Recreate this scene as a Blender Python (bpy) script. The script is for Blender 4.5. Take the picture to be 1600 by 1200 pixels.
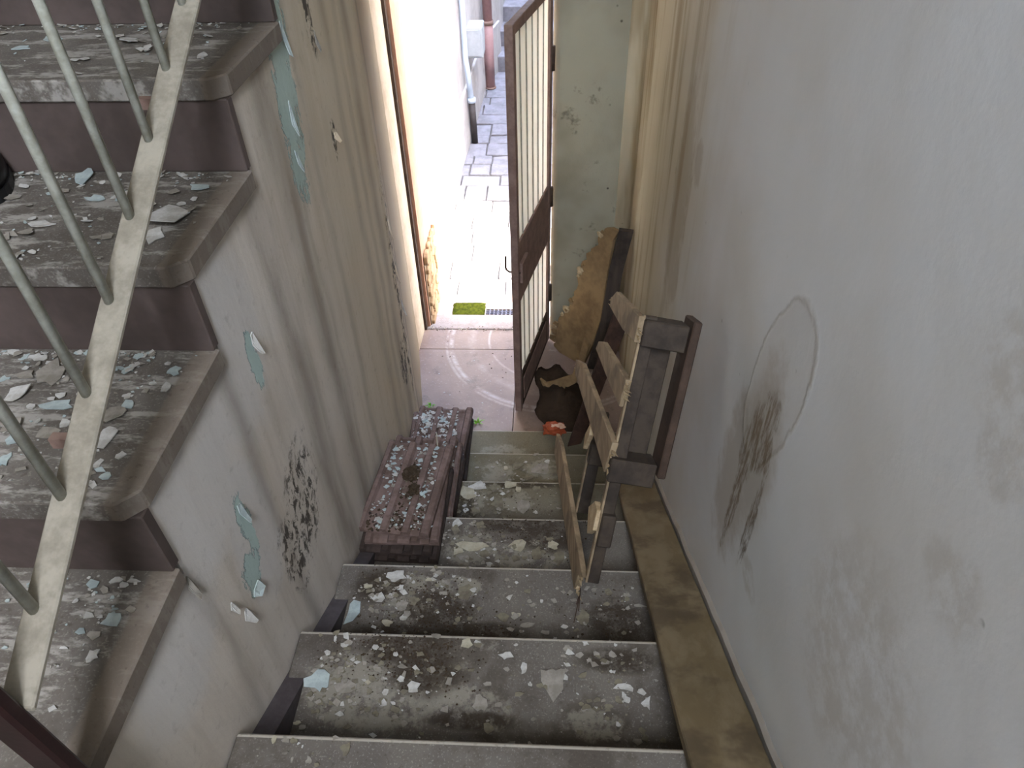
import bpy, bmesh, math, random
from mathutils import Vector, Matrix, noise as mnoise
rnd = random.Random(7)
SC = bpy.context.scene; COL = SC.collection
for o in list(bpy.data.objects): bpy.data.objects.remove(o)

# ---------------------------------------------------------------- camera
F_PX, PITCH, ROLL, YAW = 1115.65, 0.7309, -0.0337, -0.0684
cy, sy, cp, sp = math.cos(YAW), math.sin(YAW), math.cos(PITCH), math.sin(PITCH)
fw = Vector((sy*cp, cy*cp, -sp)); rt = Vector((cy, -sy, 0)); up = rt.cross(fw)
cr, sr = math.cos(ROLL), math.sin(ROLL)
R2 = cr*rt + sr*up; U2 = -sr*rt + cr*up
cam = bpy.data.cameras.new('camera'); cam.sensor_width = 36; cam.lens = 36*F_PX/1600; cam.clip_start = .02
co = bpy.data.objects.new('camera', cam); COL.objects.link(co)
m = Matrix((R2, U2, -fw)).transposed().to_4x4(); co.matrix_world = m
SC.camera = co

# ---------------------------------------------------------------- light
SC.view_settings.view_transform = 'Standard'; SC.view_settings.look = 'None'
SC.view_settings.gamma = 1; SC.view_settings.use_curve_mapping = False
SC.view_settings.exposure = EXPOSURE = 1.0
SUN_EL = math.radians(52); SUN_DIR = Vector((-.93*math.cos(SUN_EL), .37*math.cos(SUN_EL), -math.sin(SUN_EL)))
w = bpy.data.worlds.new('World'); SC.world = w; w.use_nodes = True
nt = w.node_tree; bgn = nt.nodes['Background']
sky = nt.nodes.new('ShaderNodeTexSky'); sky.sky_type = 'NISHITA'; sky.sun_disc = False
sky.sun_elevation = SUN_EL; sky.sun_rotation = math.atan2(.93, -.37); sky.air_density = 1.0; sky.dust_density = 2.0
nt.links.new(sky.outputs[0], bgn.inputs[0]); bgn.inputs[1].default_value = SKY = 3.4
sl = bpy.data.lights.new('sun', 'SUN'); sl.energy = 34; sl.angle = .01; sl.color = (1, .95, .86)
so = bpy.data.objects.new('sun', sl); COL.objects.link(so)
so.rotation_euler = SUN_DIR.to_track_quat('-Z', 'Y').to_euler()
al = bpy.data.lights.new('landing_window_daylight', 'AREA'); al.shape = 'RECTANGLE'; al.size = .62; al.size_y = 1.6
al.energy = 72; al.color = (.92, .97, 1.0)
ao = bpy.data.objects.new('landing_window_daylight', al); COL.objects.link(ao)
ao.location = (.06, -1.36, 1.35); ao.rotation_euler = (math.radians(66), 0, 0)   # daylight just outside the landing window, shining in

# ---------------------------------------------------------------- materials
def lin(c):
    if isinstance(c, str):
        c = [int(c[i:i+2], 16)/255 for i in (0, 2, 4)]
        c = [x/12.92 if x <= .04045 else ((x+.055)/1.055)**2.4 for x in c]
    return (c[0], c[1], c[2], 1)
class G:
    def __init__(s, name, rough=.85, spec=.3):
        s.m = bpy.data.materials.new(name); s.m.use_nodes = True
        s.t = s.m.node_tree; s.b = s.t.nodes['Principled BSDF']
        s.b.inputs['Roughness'].default_value = rough
        s.b.inputs['Specular IOR Level'].default_value = spec
        tc = s.t.nodes.new('ShaderNodeTexCoord'); s.P = tc.outputs['Object']; s.GEN = tc.outputs['Generated']
        sx = s.t.nodes.new('ShaderNodeSeparateXYZ'); s.t.links.new(s.P, sx.inputs[0])
        s.X, s.Y, s.Z = sx.outputs
    def put(s, sock, v):
        if isinstance(v, bpy.types.NodeSocket): s.t.links.new(v, sock)
        elif isinstance(v, (tuple, list)) and sock.type == 'RGBA': sock.default_value = lin(v)
        elif isinstance(v, str): sock.default_value = lin(v)
        else: sock.default_value = v
    def vec(s, sx, sy, sz):
        n = s.t.nodes.new('ShaderNodeVectorMath'); n.operation = 'MULTIPLY'
        s.t.links.new(s.P, n.inputs[0]); n.inputs[1].default_value = (sx, sy, sz); return n.outputs[0]
    def noise(s, scale, detail=3, rough=.55, vec=None, dist=0):
        n = s.t.nodes.new('ShaderNodeTexNoise'); s.t.links.new(vec or s.P, n.inputs['Vector'])
        n.inputs['Scale'].default_value = scale; n.inputs['Detail'].default_value = detail
        n.inputs['Roughness'].default_value = rough; n.inputs['Distortion'].default_value = dist
        return n.outputs[0]
    def vor(s, scale, vec=None, feat='F1'):
        n = s.t.nodes.new('ShaderNodeTexVoronoi'); n.feature = feat; s.t.links.new(vec or s.P, n.inputs['Vector'])
        n.inputs['Scale'].default_value = scale; return n.outputs['Distance']
    def m2(s, op, a, b=0.0):
        n = s.t.nodes.new('ShaderNodeMath'); n.operation = op; s.put(n.inputs[0], a); s.put(n.inputs[1], b); return n.outputs[0]
    def ss(s, f, a, b, lo=0., hi=1.):
        n = s.t.nodes.new('ShaderNodeMapRange'); n.interpolation_type = 'SMOOTHSTEP'; s.put(n.inputs[0], f)
        n.inputs[1].default_value = a; n.inputs[2].default_value = b; n.inputs[3].default_value = lo; n.inputs[4].default_value = hi
        return n.outputs[0]
    def mix(s, f, a, b):
        n = s.t.nodes.new('ShaderNodeMix'); n.data_type = 'RGBA'; s.put(n.inputs[0], f); s.put(n.inputs[6], a); s.put(n.inputs[7], b)
        return n.outputs[2]
    def mul(s, *f):
        r = f[0]
        for x in f[1:]: r = s.m2('MULTIPLY', r, x)
        return r
    def mx(s, *f):
        r = f[0]
        for x in f[1:]: r = s.m2('MAXIMUM', r, x)
        return r
    def blob(s, u, v, cu, cv, ru, rv, wn=None, warp=1.6, soft=.35, slant=0.):
        a = s.m2('SUBTRACT', u, cu); b = s.m2('SUBTRACT', v, cv)
        if slant: a = s.m2('SUBTRACT', a, s.m2('MULTIPLY', b, slant))
        a = s.m2('MULTIPLY', a, 1/ru); b = s.m2('MULTIPLY', b, 1/rv)
        d = s.m2('ADD', s.m2('MULTIPLY', a, a), s.m2('MULTIPLY', b, b))
        if wn is not None: d = s.m2('ADD', d, s.m2('MULTIPLY', s.m2('SUBTRACT', wn, .5), warp))
        return s.ss(d, 1-soft, 1+soft, 1., 0.)
    def band(s, u, cu, r, soft=1.0):
        a = s.m2('ABSOLUTE', s.m2('SUBTRACT', u, cu)); return s.ss(a, r*(1-soft), r*(1+soft)*.75+r*.25, 1., 0.)
    def out(s, col=None, bump=None, bd=.1, bs=.4, rough=None):
        if col is not None: s.put(s.b.inputs['Base Color'], col)
        if rough is not None: s.put(s.b.inputs['Roughness'], rough)
        if bump is not None:
            n = s.t.nodes.new('ShaderNodeBump'); n.inputs['Distance'].default_value = bd; n.inputs['Strength'].default_value = bs
            s.put(n.inputs['Height'], bump); s.t.links.new(n.outputs[0], s.b.inputs['Normal'])
        return s.m

def simple(name, a, b, sc=12, rough=.85, spec=.3, bd=.004, vecs=None, detail=4):
    g = G(name, rough, spec); v = g.vec(*vecs) if vecs else None
    n = g.noise(sc, detail, .6, v); n2 = g.noise(sc*6, 2, .6, v)
    f = g.ss(g.m2('ADD', g.m2('MULTIPLY', n, .75), g.m2('MULTIPLY', n2, .25)), .36, .64)
    return g.out(g.mix(f, a, b), n2, bd, .5)

# wall_left : dirty cream plaster with vertical drip bands, bare turquoise undercoat and mould
def mk_left():
    g = G('left_wall_plaster'); Y, Z = g.Y, g.Z
    big = g.noise(2.5, 3); fine = g.noise(40, 4, .65); wn = g.noise(22, 4, .7)
    wob = g.m2('MULTIPLY', g.m2('SUBTRACT', g.noise(3, 2), .5), .10)
    Yw = g.m2('ADD', Y, wob)
    st = g.noise(1, 4, .6, g.vec(0, 13, .9)); st2 = g.noise(1, 3, .6, g.vec(0, 45, 3))
    cw = g.mix(g.ss(big, .35, .65), 'cbc3b8', 'bfb5a8')
    cw = g.mix(g.mul(g.ss(st, .42, .72), .4), cw, '8f8371')
    cw = g.mix(g.mul(g.ss(st2, .5, .8), .10), cw, '82776a')
    cw = g.mix(g.mul(g.ss(g.m2('ADD', Y, g.m2('MULTIPLY', wob, 2.)), 1.15, 1.9), .6), cw, 'b5a585')
    cw = g.mix(g.mul(g.ss(Y, 2.12, 2.35), .75), cw, '8a7a60')
    # paler, cooler whitewash towards the stairs
    pale = g.mx(g.blob(Y, Z, .93, -.76, .16, .22, wn, 1.2, .5), g.blob(Y, Z, .68, -.86, .20, .20, wn, 1.2, .5), g.blob(Y, Z, .52, -1.0, .12, .16, wn, 1.2, .5), g.blob(Y, Z, .82, -1.12, .09, .20, wn, 1.2, .5))
    cw = g.mix(g.mul(pale, .7), cw, 'bdb9b4')
    # dark drip bands under the step ends
    dr = None
    for (c, r, k) in ((1.215, .045, .55), (1.40, .05, .6), (1.26, .02, .35), (.90, .025, .5), (1.47, .02, .3), (1.90, .03, .35), (2.10, .035, .5), (2.34, .03, .55), (.61, .02, .35), (1.62, .02, .3), (2.0, .02, .3)):
        b = g.mul(g.band(Yw, c, r), k); dr = b if dr is None else g.mx(dr, b)
    dr = g.mul(dr, g.ss(g.noise(5, 3, .6, g.vec(1, 2, .5)), .3, .6, .45, 1.))
    cw = g.mix(dr, cw, '6b6054')
    # dark mould spots
    mo = g.mx(g.blob(Y, Z, 1.03, -1.30, .10, .14, wn, 3.0, .5, slant=.2), g.blob(Y, Z, .92, -1.34, .06, .12, wn, 3.0, .5), g.blob(Y, Z, 2.22, -1.5, .06, .5, wn, 3.5, .4), g.blob(Y, Z, 2.13, -1.80, .08, .10, wn, 3.0, .5), g.blob(Y, Z, 1.80, -.76, .03, .05, wn, 3, .4), g.blob(Y, Z, 1.78, -.47, .03, .08, wn, 3, .4))
    mo = g.mul(mo, g.ss(g.noise(1, 5, .72, g.vec(0, 40, 24), .6), .47, .57))
    cw = g.mix(g.mul(mo, .9), cw, '2b241c')
    # turquoise undercoat where the paint has come away
    wq = g.noise(1, 5, .75, g.vec(0, 26, 15), .4)
    tq = g.mx(g.blob(Y, Z, 1.03, -.87, .022, .06, wq, 5, .2), g.blob(Y, Z, .80, -1.08, .022, .075, wq, 5, .2), g.blob(Y, Z, .76, -1.18, .035, .05, wq, 6, .25), g.blob(Y, Z, 1.53, -.50, .06, .26, wq, 4.5, .2, slant=.15))
    cw = g.mix(g.mul(tq, .7), cw, '94b0a9')
    edge = g.mul(tq, g.m2('SUBTRACT', 1., tq), 4.)
    cw = g.mix(g.mul(edge, .6), cw, '4f6f70')
    cw = g.mix(g.mul(g.ss(fine, .55, .8), .25), cw, '5c5043')
    h = g.m2('ADD', g.m2('MULTIPLY', st, .15), g.m2('ADD', g.m2('MULTIPLY', big, .6), g.m2('ADD', g.m2('MULTIPLY', fine, .10), g.m2('MULTIPLY', tq, -.12))))
    return g.out(cw, h, .022, .45)

def mk_right():
    g = G('right_wall_plaster', .8); Y, Z = g.Y, g.Z
    wn = g.noise(14, 4, .65); big = g.noise(2.2, 3); fine = g.noise(60, 3)
    c = g.mix(g.ss(big, .3, .7), 'cfd1d2', 'c6c5c1')
    # yellowish damp and drips towards the door corner
    far = g.ss(g.m2('ADD', Y, g.m2('MULTIPLY', g.m2('SUBTRACT', big, .5), .6)), 1.35, 2.5)
    c = g.mix(g.mul(far, .8), c, 'b5a786')
    st = g.noise(1, 4, .6, g.vec(0, 9, .8))
    c = g.mix(g.mul(g.ss(st, .48, .68), far, .75), c, '8a7655')
    sp = g.mx(g.blob(Y, Z, 2.0, -1.05, .12, .35, wn, 2.5, .5), g.blob(Y, Z, 1.9, -1.25, .05, .10, wn, 2.5, .5), g.blob(Y, Z, 1.82, -.84, .05, .06, wn, 2.5, .5))
    c = g.mix(g.mul(sp, .35), c, '806a49')
    # filled patch with its outline, brown smears
    d1 = g.blob(Y, Z, .93, -.84, .105, .20, wn, .5, .08, slant=-.25); d2 = g.blob(Y, Z, .93, -.84, .112, .21, wn, .5, .08, slant=-.25)
    ring = g.m2('SUBTRACT', d2, d1)
    c = g.mix(g.mul(ring, .42), c, '8d8474'); c = g.mix(g.mul(d1, .22), c, 'a8a196')
    sm = g.mx(g.blob(Y, Z, .935, -.97, .055, .13, wn, 2.6, .35, slant=-.3), g.blob(Y, Z, .885, -.93, .022, .06, wn, 2.6, .4, slant=.3), g.blob(Y, Z, .86, -1.13, .02, .12, wn, 3, .4), g.blob(Y, Z, .97, -1.12, .025, .2, wn, 3, .4))
    c = g.mix(g.mul(sm, g.ss(g.noise(1, 4, .7, g.vec(0, 70, 14)), .36, .6), .85), c, '55432d')
    sm2 = g.mx(g.blob(Y, Z, 1.0, -1.15, .10, .22, wn, 2.5, .6), g.blob(Y, Z, .93, -1.0, .10, .2, wn, 2, .6))
    c = g.mix(g.mul(sm2, .45), c, '8b7a62')
    sm3 = g.mx(g.blob(Y, Z, .43, -.47, .035, .035, wn, 3, .5), g.blob(Y, Z, .47, -.41, .05, .05, wn, 3, .6), g.blob(Y, Z, .51, -.83, .012, .03, wn, 2, .5), g.blob(Y, Z, .80, -1.21, .05, .03, wn, 3, .5), g.blob(Y, Z, .46, -.88, .14, .16, wn, 2, .7), g.blob(Y, Z, .40, -.62, .05, .05, wn, 3, .6))
    c = g.mix(g.mul(sm3, g.ss(g.noise(26, 4, .7), .35, .6), .25), c, '857559')
    dots = g.mul(g.ss(g.vor(9), .06, .03), g.ss(wn, .5, .65)); c = g.mix(g.mul(dots, .6), c, '4c4336')
    h = g.m2('ADD', g.m2('MULTIPLY', big, .5), g.m2('ADD', g.m2('MULTIPLY', fine, .05), g.m2('MULTIPLY', ring, .08)))
    return g.out(c, h, .02, .5)

def mk_front():
    g = G('front_wall_plaster'); wn = g.noise(16, 4, .7)
    c = g.mix(g.ss(g.noise(3, 3), .35, .65), '8f8a78', '7e7763')
    s = g.mul(g.ss(g.noise(7, 5, .7), .60, .72), .8); c = g.mix(s, c, '4e4538')
    sp = g.mul(g.ss(g.vor(11), .09, .04), g.ss(g.noise(5), .48, .6)); c = g.mix(sp, c, '332a20')
    return g.out(c, wn, .01, .4)

def mk_tread(name, a, b, dirt, dn, down=False):
    g = G(name, .85, .12); X, Y = g.X, g.Y
    n = g.noise(6, 4, .6); f = g.noise(90, 3, .6); spk = g.noise(260, 2)
    c = g.mix(g.ss(n, .35, .65), a, b)
    c = g.mix(g.mul(g.ss(spk, .55, .75), .4), c, 'a09a90')
    c = g.mix(g.mul(g.ss(g.noise(4.5, 5, .7), .48, .66), dn), c, dirt)
    if down:
        c = g.mix(g.mul(g.ss(Y, 1.38, 1.75), .4), c, '726a4a')
        wn = g.noise(30, 5, .75); wn2 = g.noise(17, 5, .7)
        sm = g.mx(*[g.blob(X, Y, *q_, wn, 3.2, .35) for q_ in ((-.43, .70, .085, .075), (-.36, .65, .13, .05), (-.20, .70, .05, .06), (-.12, .65, .05, .04), (-.40, 1.06, .10, .03), (-.23, 1.05, .06, .03), (-.17, .80, .06, .02), (-.27, 1.63, .05, .08), (-.24, 1.30, .07, .07), (-.12, 1.62, .07, .05), (-.2, 1.9, .07, .06), (-.36, .98, .06, .04), (-.05, 1.27, .12, .05), (.0, 1.92, .08, .05), (.1, .63, .06, .03), (-.2, 2.15, .1, .06))])
        c = g.mix(g.mul(sm, g.ss(wn2, .40, .52), .6), c, '8d877a')
        so = g.mx(*[g.blob(X, Y, *q_, wn, 2.2, .6) for q_ in ((-.32, .79, .10, .045), (-.26, .73, .08, .055), (-.28, .98, .10, .06), (-.44, 1.05, .07, .05), (-.36, .91, .14, .03), (-.18, .92, .14, .03), (.18, .96, .08, .07), (-.08, 1.385, .13, .035), (.0, 1.33, .09, .05), (.16, .77, .09, .03), (-.15, .63, .1, .02), (-.3, 1.56, .05, .12), (-.1, 1.695, .15, .02))])
        c = g.mix(g.mul(so, g.ss(wn, .3, .55), .85), c, '32291f')
        # worn paler front edges
        fr = g.m2('FRACT', g.m2('MULTIPLY', g.m2('ADD', Y, 10*.2964-.5223+.0075), 1/.2964))
        c = g.mix(g.mul(g.ss(fr, .028, .022), g.ss(wn2, .2, .45), .7), c, 'aaa295')
    else:
        sm = g.ss(g.noise(1, 5, .72, g.vec(8, 26, 8)), .50, .60); c = g.mix(g.mul(sm, .72), c, '9f9a92')
        edge = g.ss(X, -.60, -.592); c = g.mix(g.mul(edge, .8), c, '71665b')
    c = g.mix(g.mul(g.ss(f, .58, .72), .35), c, '3b332b')
    return g.out(c, g.m2('ADD', n, g.m2('MULTIPLY', f, .3)), .004, .5)

def mk_floor():
    g = G('landing_floor_stone', .6, .4); X, Y = g.X, g.Y
    n = g.noise(5, 4, .6); f = g.noise(70, 3)
    c = g.mix(g.ss(n, .35, .65), '7b675c', '877467')
    r = g.m2('SQRT', g.m2('ADD', g.m2('POWER', g.m2('SUBTRACT', X, .02), 2.), g.m2('POWER', g.m2('SUBTRACT', Y, 3.2), 2.)))
    arc = g.mx(g.band(r, .575, .012), g.mul(g.band(r, .60, .008), .7), g.mul(g.band(r, .36, .006), .8), g.mul(g.band(r, .46, .02), .35))
    arc = g.mul(arc, g.ss(g.noise(9, 4, .7), .36, .6))
    c = g.mix(g.mul(arc, .4), c, 'd2c8be')
    c = g.mix(g.mul(g.ss(g.noise(8, 5, .7), .56, .7), .5), c, '5d4e44')
    c = g.mix(g.mul(g.ss(f, .6, .72), .15), c, 'c9c0b6')
    return g.out(c, f, .002, .4)

def wood(name, a, b, dirt, vecs=(3, 3, 60), rough=.8):
    g = G(name, rough); v = g.vec(*vecs)
    gr = g.noise(1.0, 5, .65, v, .3); n = g.noise(7, 4, .65)
    c = g.mix(g.ss(gr, .38, .62), a, b); c = g.mix(g.mul(g.ss(n, .46, .64), .7), c, dirt)
    return g.out(c, gr, .003, .5)

M = {}
M['left'] = mk_left(); M['right'] = mk_right(); M['front'] = mk_front()
M['plain'] = simple('grey_plaster', '9d968c', '8d857a', 4)
M['tread_up'] = mk_tread('upper_tread_stone', '68625b', '5a544d', '433c36', .5)
M['tread_down'] = mk_tread('lower_tread_stone', '68625a', '5b554f', '40382f', .6, True)
M['riser'] = simple('reddish_riser_stone', '544843', '453b36', 6, .7, .3, .002)
M['string'] = simple('dark_stair_string', '4f4848', '3e3636', 8)
M['floor'] = mk_floor()
M['sill'] = simple('pale_sill_stone', '857a73', '776c65', 20, .7)
M['white_paint'] = simple('dirty_white_rail_paint', '857e70', '6c6558', 22, .6, .4, .001)
M['grey_rod'] = simple('pale_grey_rod_paint', '9b9a8e', '807f72', 30, .5, .45, .0008)
M['newel'] = simple('dark_red_paint', '261110', '1c0c0b', 14, .45, .5, .0005)
M['rust'] = simple('brown_rusty_iron', '6e574d', '836b60', 18, .75, .4, .001)
M['rustdark'] = simple('dark_rusty_iron', '35281f', '47362b', 14, .8, .3, .001)
M['board'] = wood('weathered_plank_wood', '75674f', '675940', '453a2b', (14, 1.2, 14))
M['pallet'] = wood('raw_pallet_wood', '927f65', '77664f', '544636', (25, 3, 25))
M['palletdark'] = wood('dark_shaded_pallet_wood', '40362c', '332a23', '211b16', (25, 3, 25))  # dark pallet wood; on the stringers its darkness stands in for shade
M['split'] = simple('freshly_split_wood', 'b8a383', '9d8767', 40, .9, .2, .002)
M['redwood'] = wood('dark_reddish_board', '4b352a', '3c2a22', '251a14', (20, 4, 20))
M['tanface'] = simple('tan_torn_covering', '8a7150', '6f593e', 7, .85, .2, .004)
M['tanedge'] = wood('dark_panel_edge', '4b3f36', '3b322b', '231d18', (40, 40, 2))
M['fluff'] = simple('ragged_pale_fibre', 'b5a284', '8f7a5c', 50, .95, .1, .004)
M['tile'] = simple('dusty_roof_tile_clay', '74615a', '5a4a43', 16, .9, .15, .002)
M['tiledark'] = simple('dark_roof_tile_clay', '463a35', '342c28', 16, .9, .15, .002)
M['flake_w'] = simple('pale_grey_paint_flake', 'b5b2ac', '98948c', 30, .8, .3, .0005)
M['flake_b'] = simple('pale_blue_paint_flake', 'a2aba8', '8c9694', 30, .8, .3, .0005)
M['flake_g'] = simple('dusty_grey_paint_flake', '8d877d', '777066', 30, .85, .2, .0005)
M['flake_c'] = simple('cream_paint_flake', 'a49d8a', '8d8673', 30, .85, .2, .0005)
M['flake_d'] = simple('dusty_brown_paint_flake', '77705f', '645d50', 30, .9, .1, .0005)
M['sheet'] = simple('brown_shade_sheet', '3f3227', '2f251d', 9, .9, .1, .004)  # kept dark to carry the shade behind the door leaf
M['soil'] = simple('dark_soil', '3a3026', '4a3e31', 60, 1, .05, .003)
M['orange'] = simple('crumpled_orange_film', 'a8502e', '8a3c20', 20, .5, .4, .001)
M['orangepale'] = simple('pale_wrapper_stripe', 'd9b39a', 'c29a80', 20, .5, .4, .001)
M['black'] = simple('black_shoe_leather', '0d0d0e', '151516', 20, .5, .4, .0005)
M['peach'] = simple('peach_outside_render', 'a87d63', '976e56', 5)
M['jamb'] = simple('cream_jamb_plaster', 'c7b8a2', 'b3a28a', 6)
M['stone'] = simple('tan_wall_stone', '8f7556', '735b42', 14, .95, .15, .006)
M['mortar'] = simple('pale_mortar', '83705a', '75634e', 30)
M['white_wall'] = simple('white_outside_render', 'b3b1ae', 'a19e9a', 4)
M['paving'] = simple('grey_lane_stone', '7c7a7e', '696769', 9, .85)
M['joint'] = simple('lane_joint_sand', '5f5a56', '524e4a', 20)
M['pink_pipe'] = simple('pinkish_brown_downpipe_paint', '9a7a78', '8a6b69', 6, .5, .4, .0003)
M['black_pipe'] = simple('black_cast_iron', '3a3636', '2b2828', 10, .6, .4, .0005)
M['blue_pipe'] = simple('pale_blue_pipe', 'b4c3d2', 'a5b5c6', 6, .5, .4, .0003)
M['box'] = simple('light_grey_meter_box', 'a9b0b3', '9aa1a5', 5, .6)
M['moss'] = simple('yellow_green_moss', '3b3f0e', '272c0b', 60, 1, .05, .01)
M['grate'] = simple('dark_drain_iron', '5a5a66', '474752', 20, .6)
M['leafgreen'] = simple('fresh_green_blade', '6fa32c', '558a22', 20, .6)
def mk_trans():
    g = G('frosted_ribbed_pane', .5); n = g.noise(30, 3)
    t = g.t.nodes.new('ShaderNodeBsdfTranslucent'); t.inputs[0].default_value = lin('f4f5f1')
    mx = g.t.nodes.new('ShaderNodeMixShader'); mx.inputs[0].default_value = .72
    g.put(g.b.inputs['Base Color'], 'd9dccf')
    g.t.links.new(g.b.outputs[0], mx.inputs[1]); g.t.links.new(t.outputs[0], mx.inputs[2])
    g.t.links.new(mx.outputs[0], g.t.nodes['Material Output'].inputs[0]); return g.m
M['pane'] = mk_trans()
def mk_glass():
    g = G('clear_window_glass', .05)
    g.b.inputs['Transmission Weight'].default_value = 1; g.b.inputs['Base Color'].default_value = (.95, .98, 1, 1); g.b.inputs['IOR'].default_value = 1.0
    return g.m
M['glass'] = mk_glass()

# ---------------------------------------------------------------- mesh helpers
class MB:
    def __init__(s): s.v = []; s.f = []
    def add(s, vs, fs):
        o = len(s.v); s.v += [Vector(v) for v in vs]; s.f += [[i+o for i in f] for f in fs]; return s
    def hexa(s, b, t):      # four bottom and four top points, same winding
        return s.add(list(b)+list(t), [(3,2,1,0),(4,5,6,7),(0,1,5,4),(1,2,6,5),(2,3,7,6),(3,0,4,7)])
    def box(s, x0, y0, z0, x1, y1, z1):
        return s.hexa([(x0,y0,z0),(x1,y0,z0),(x1,y1,z0),(x0,y1,z0)], [(x0,y0,z1),(x1,y0,z1),(x1,y1,z1),(x0,y1,z1)])
    def prism(s, pts, ext): # polygon pushed along a vector
        n = len(pts); e = Vector(ext); p = [Vector(q) for q in pts]
        return s.add(p+[q+e for q in p], [list(range(n))[::-1], list(range(n, 2*n))]+[(i, (i+1) % n, n+(i+1) % n, n+i) for i in range(n)])
    def tube(s, pts, r, n=10):
        pts = [Vector(p) for p in pts]; o = len(s.v); rings = len(pts)
        for i, p in enumerate(pts):
            d = (pts[min(i+1, rings-1)]-pts[max(i-1, 0)]).normalized()
            a = d.orthogonal().normalized() if i == 0 else (a - d*a.dot(d)).normalized()
            b = d.cross(a); rr = r[i] if isinstance(r, (list, tuple)) else r
            for k in range(n):
                t = 2*math.pi*k/n; s.v.append(p+(a*math.cos(t)+b*math.sin(t))*rr)
        for i in range(rings-1):
            for k in range(n):
                s.f.append([o+i*n+k, o+i*n+(k+1) % n, o+(i+1)*n+(k+1) % n, o+(i+1)*n+k])
        s.f.append([o+k for k in range(n)][::-1]); s.f.append([o+(rings-1)*n+k for k in range(n)]); return s
    def build(s, name, mat, parent=None, bevel=0, smooth=False, seg=1):
        me = bpy.data.meshes.new(name); me.from_pydata([tuple(v) for v in s.v], [], s.f); me.validate(); 
        bm = bmesh.new(); bm.from_mesh(me); bmesh.ops.recalc_face_normals(bm, faces=bm.faces); bm.to_mesh(me); bm.free()
        if smooth:
            for p in me.polygons: p.use_smooth = True
        me.materials.append(M[mat] if isinstance(mat, str) else mat)
        o = bpy.data.objects.new(name, me); COL.objects.link(o)
        if parent is not None: attach(o, parent)
        if bevel:
            b = o.modifiers.new('bevel', 'BEVEL'); b.width = bevel; b.segments = seg; b.limit_method = 'ANGLE'
        return o
def attach(o, parent):
    o.parent = parent; q = parent; mw = Matrix()
    while q is not None: mw = mw @ Matrix(); q = q.parent
    root = parent
    while root.parent is not None: root = root.parent
    # every part is modelled in place: undo the offset of the thing's base once, at the first level
    o.matrix_parent_inverse = parent.matrix_basis.inverted() if parent.parent is None else Matrix()
def tag(o, label=None, cat=None, group=None, kind=None):
    for k, v in (('label', label), ('category', cat), ('group', group), ('kind', kind)):
        if v: o[k] = v
    return o
def thing(name, loc, label, cat, group=None, kind=None):
    o = bpy.data.objects.new(name, None); COL.objects.link(o); o.location = loc; o.empty_display_size = .05
    return tag(o, label, cat, group, kind)
def struct(o): o['kind'] = 'structure'; return o
def V(*a): return Vector(a)

# ---------------------------------------------------------------- measures
R = .17
A0, B0, T = .5873, -.9181, .3176          # upward flight: first riser, its foot, tread depth
Y0, Z0, TT = .5223, -1.3354, .2964        # downward flight: first nosing and tread depth
FZ = Z0-7*R                               # landing by the door
XW, XR, XO = -.566, .39, -1.7
def slope_z(y, h=0): return Z0-R/TT*(y-Y0)+h
def wall_x(y): return XW if y < 2.2 else XW-.183*(y-2.2)

# ---------------------------------------------------------------- structure
mb = MB()
ks = list(range(-1, 9))
def col(y0, y1, top):
    cuts = [y0]+[c for c in (2.2,) if y0 < c < y1]+[y1]
    for a, b in zip(cuts, cuts[1:]):
        mb.hexa([(XO, a, -2.62), (wall_x(a), a, -2.62), (wall_x(b), b, -2.62), (XO, b, -2.62)], [(XO, a, top), (wall_x(a), a, top), (wall_x(b), b, top), (XO, b, top)])
for k in ks: col(max(.226, A0+(k-1)*T+.022), min(A0+k*T+.022, 3.12), B0+k*R-.038)
wl = struct(mb.build('wall_left', 'left'))
# curled plaster lips standing off the wall where the paint peels
def curl(parent, y, z, w, h, mat, lift=.012, sd=0):
    q = random.Random(sd); b = MB(); n = 6; pts = []
    for i in range(n):
        a = 2*math.pi*i/n+q.uniform(-.3, .3); rr = q.uniform(.75, 1.1)
        dy, dz = math.cos(a)*w*rr, math.sin(a)*h*rr
        pts.append((wall_x(y+dy)+.001+max(0, -dz/h)*lift+q.uniform(0, .002), y+dy, z+dz))
    b.prism(pts, (.0022, 0, 0)); return b.build('paint_curl', mat, parent)
for i, (y, z, w_, h_, mt) in enumerate([(1.045, -.84, .008, .03, 'flake_w'), (.80, -1.05, .008, .035, 'flake_b'), (.745, -1.215, .018, .015, 'flake_b'), (.69, -1.22, .012, .022, 'flake_w'), (1.575, -.45, .007, .05, 'flake_b'), (1.515, -.60, .007, .045, 'flake_b'), (1.49, -.68, .008, .03, 'flake_b'), (1.80, -.755, .014, .014, 'jamb'), (.605, -.985, .008, .035, 'flake_g'), (2.20, -1.25, .007, .05, 'jamb'), (2.21, -1.45, .008, .05, 'jamb'), (2.24, -1.62, .008, .04, 'flake_w'), (1.79, -.52, .007, .03, 'flake_g'), (.665, -1.15, .008, .02, 'flake_w')]):
    curl(wl, y, z, w_, h_, mt, .012, i)

mb = MB(); fr = .07; pts = [(XR, -1.2), (XR, 3.2-fr)]
for i in range(1, 9):
    a = math.pi/2*i/8; pts.append((XR-fr+fr*math.cos(a), 3.2-fr+fr*math.sin(a)))
pts += [(.36, 3.2), (.34, 3.2), (.34, 3.215), (XR+.12, 3.215), (XR+.12, -1.2)]
pts = pts[:10]+[(XR-fr, 3.205), (XR+.12, 3.205), (XR+.12, -1.2)]
mb.prism([(x, y, -2.62) for x, y in pts], (0, 0, 5.3)); wr = struct(mb.build('wall_right', 'right', smooth=False))
for p in wr.data.polygons:
    if abs(p.normal.z) < .5 and p.center.y > 3.1: p.use_smooth = True

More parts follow.
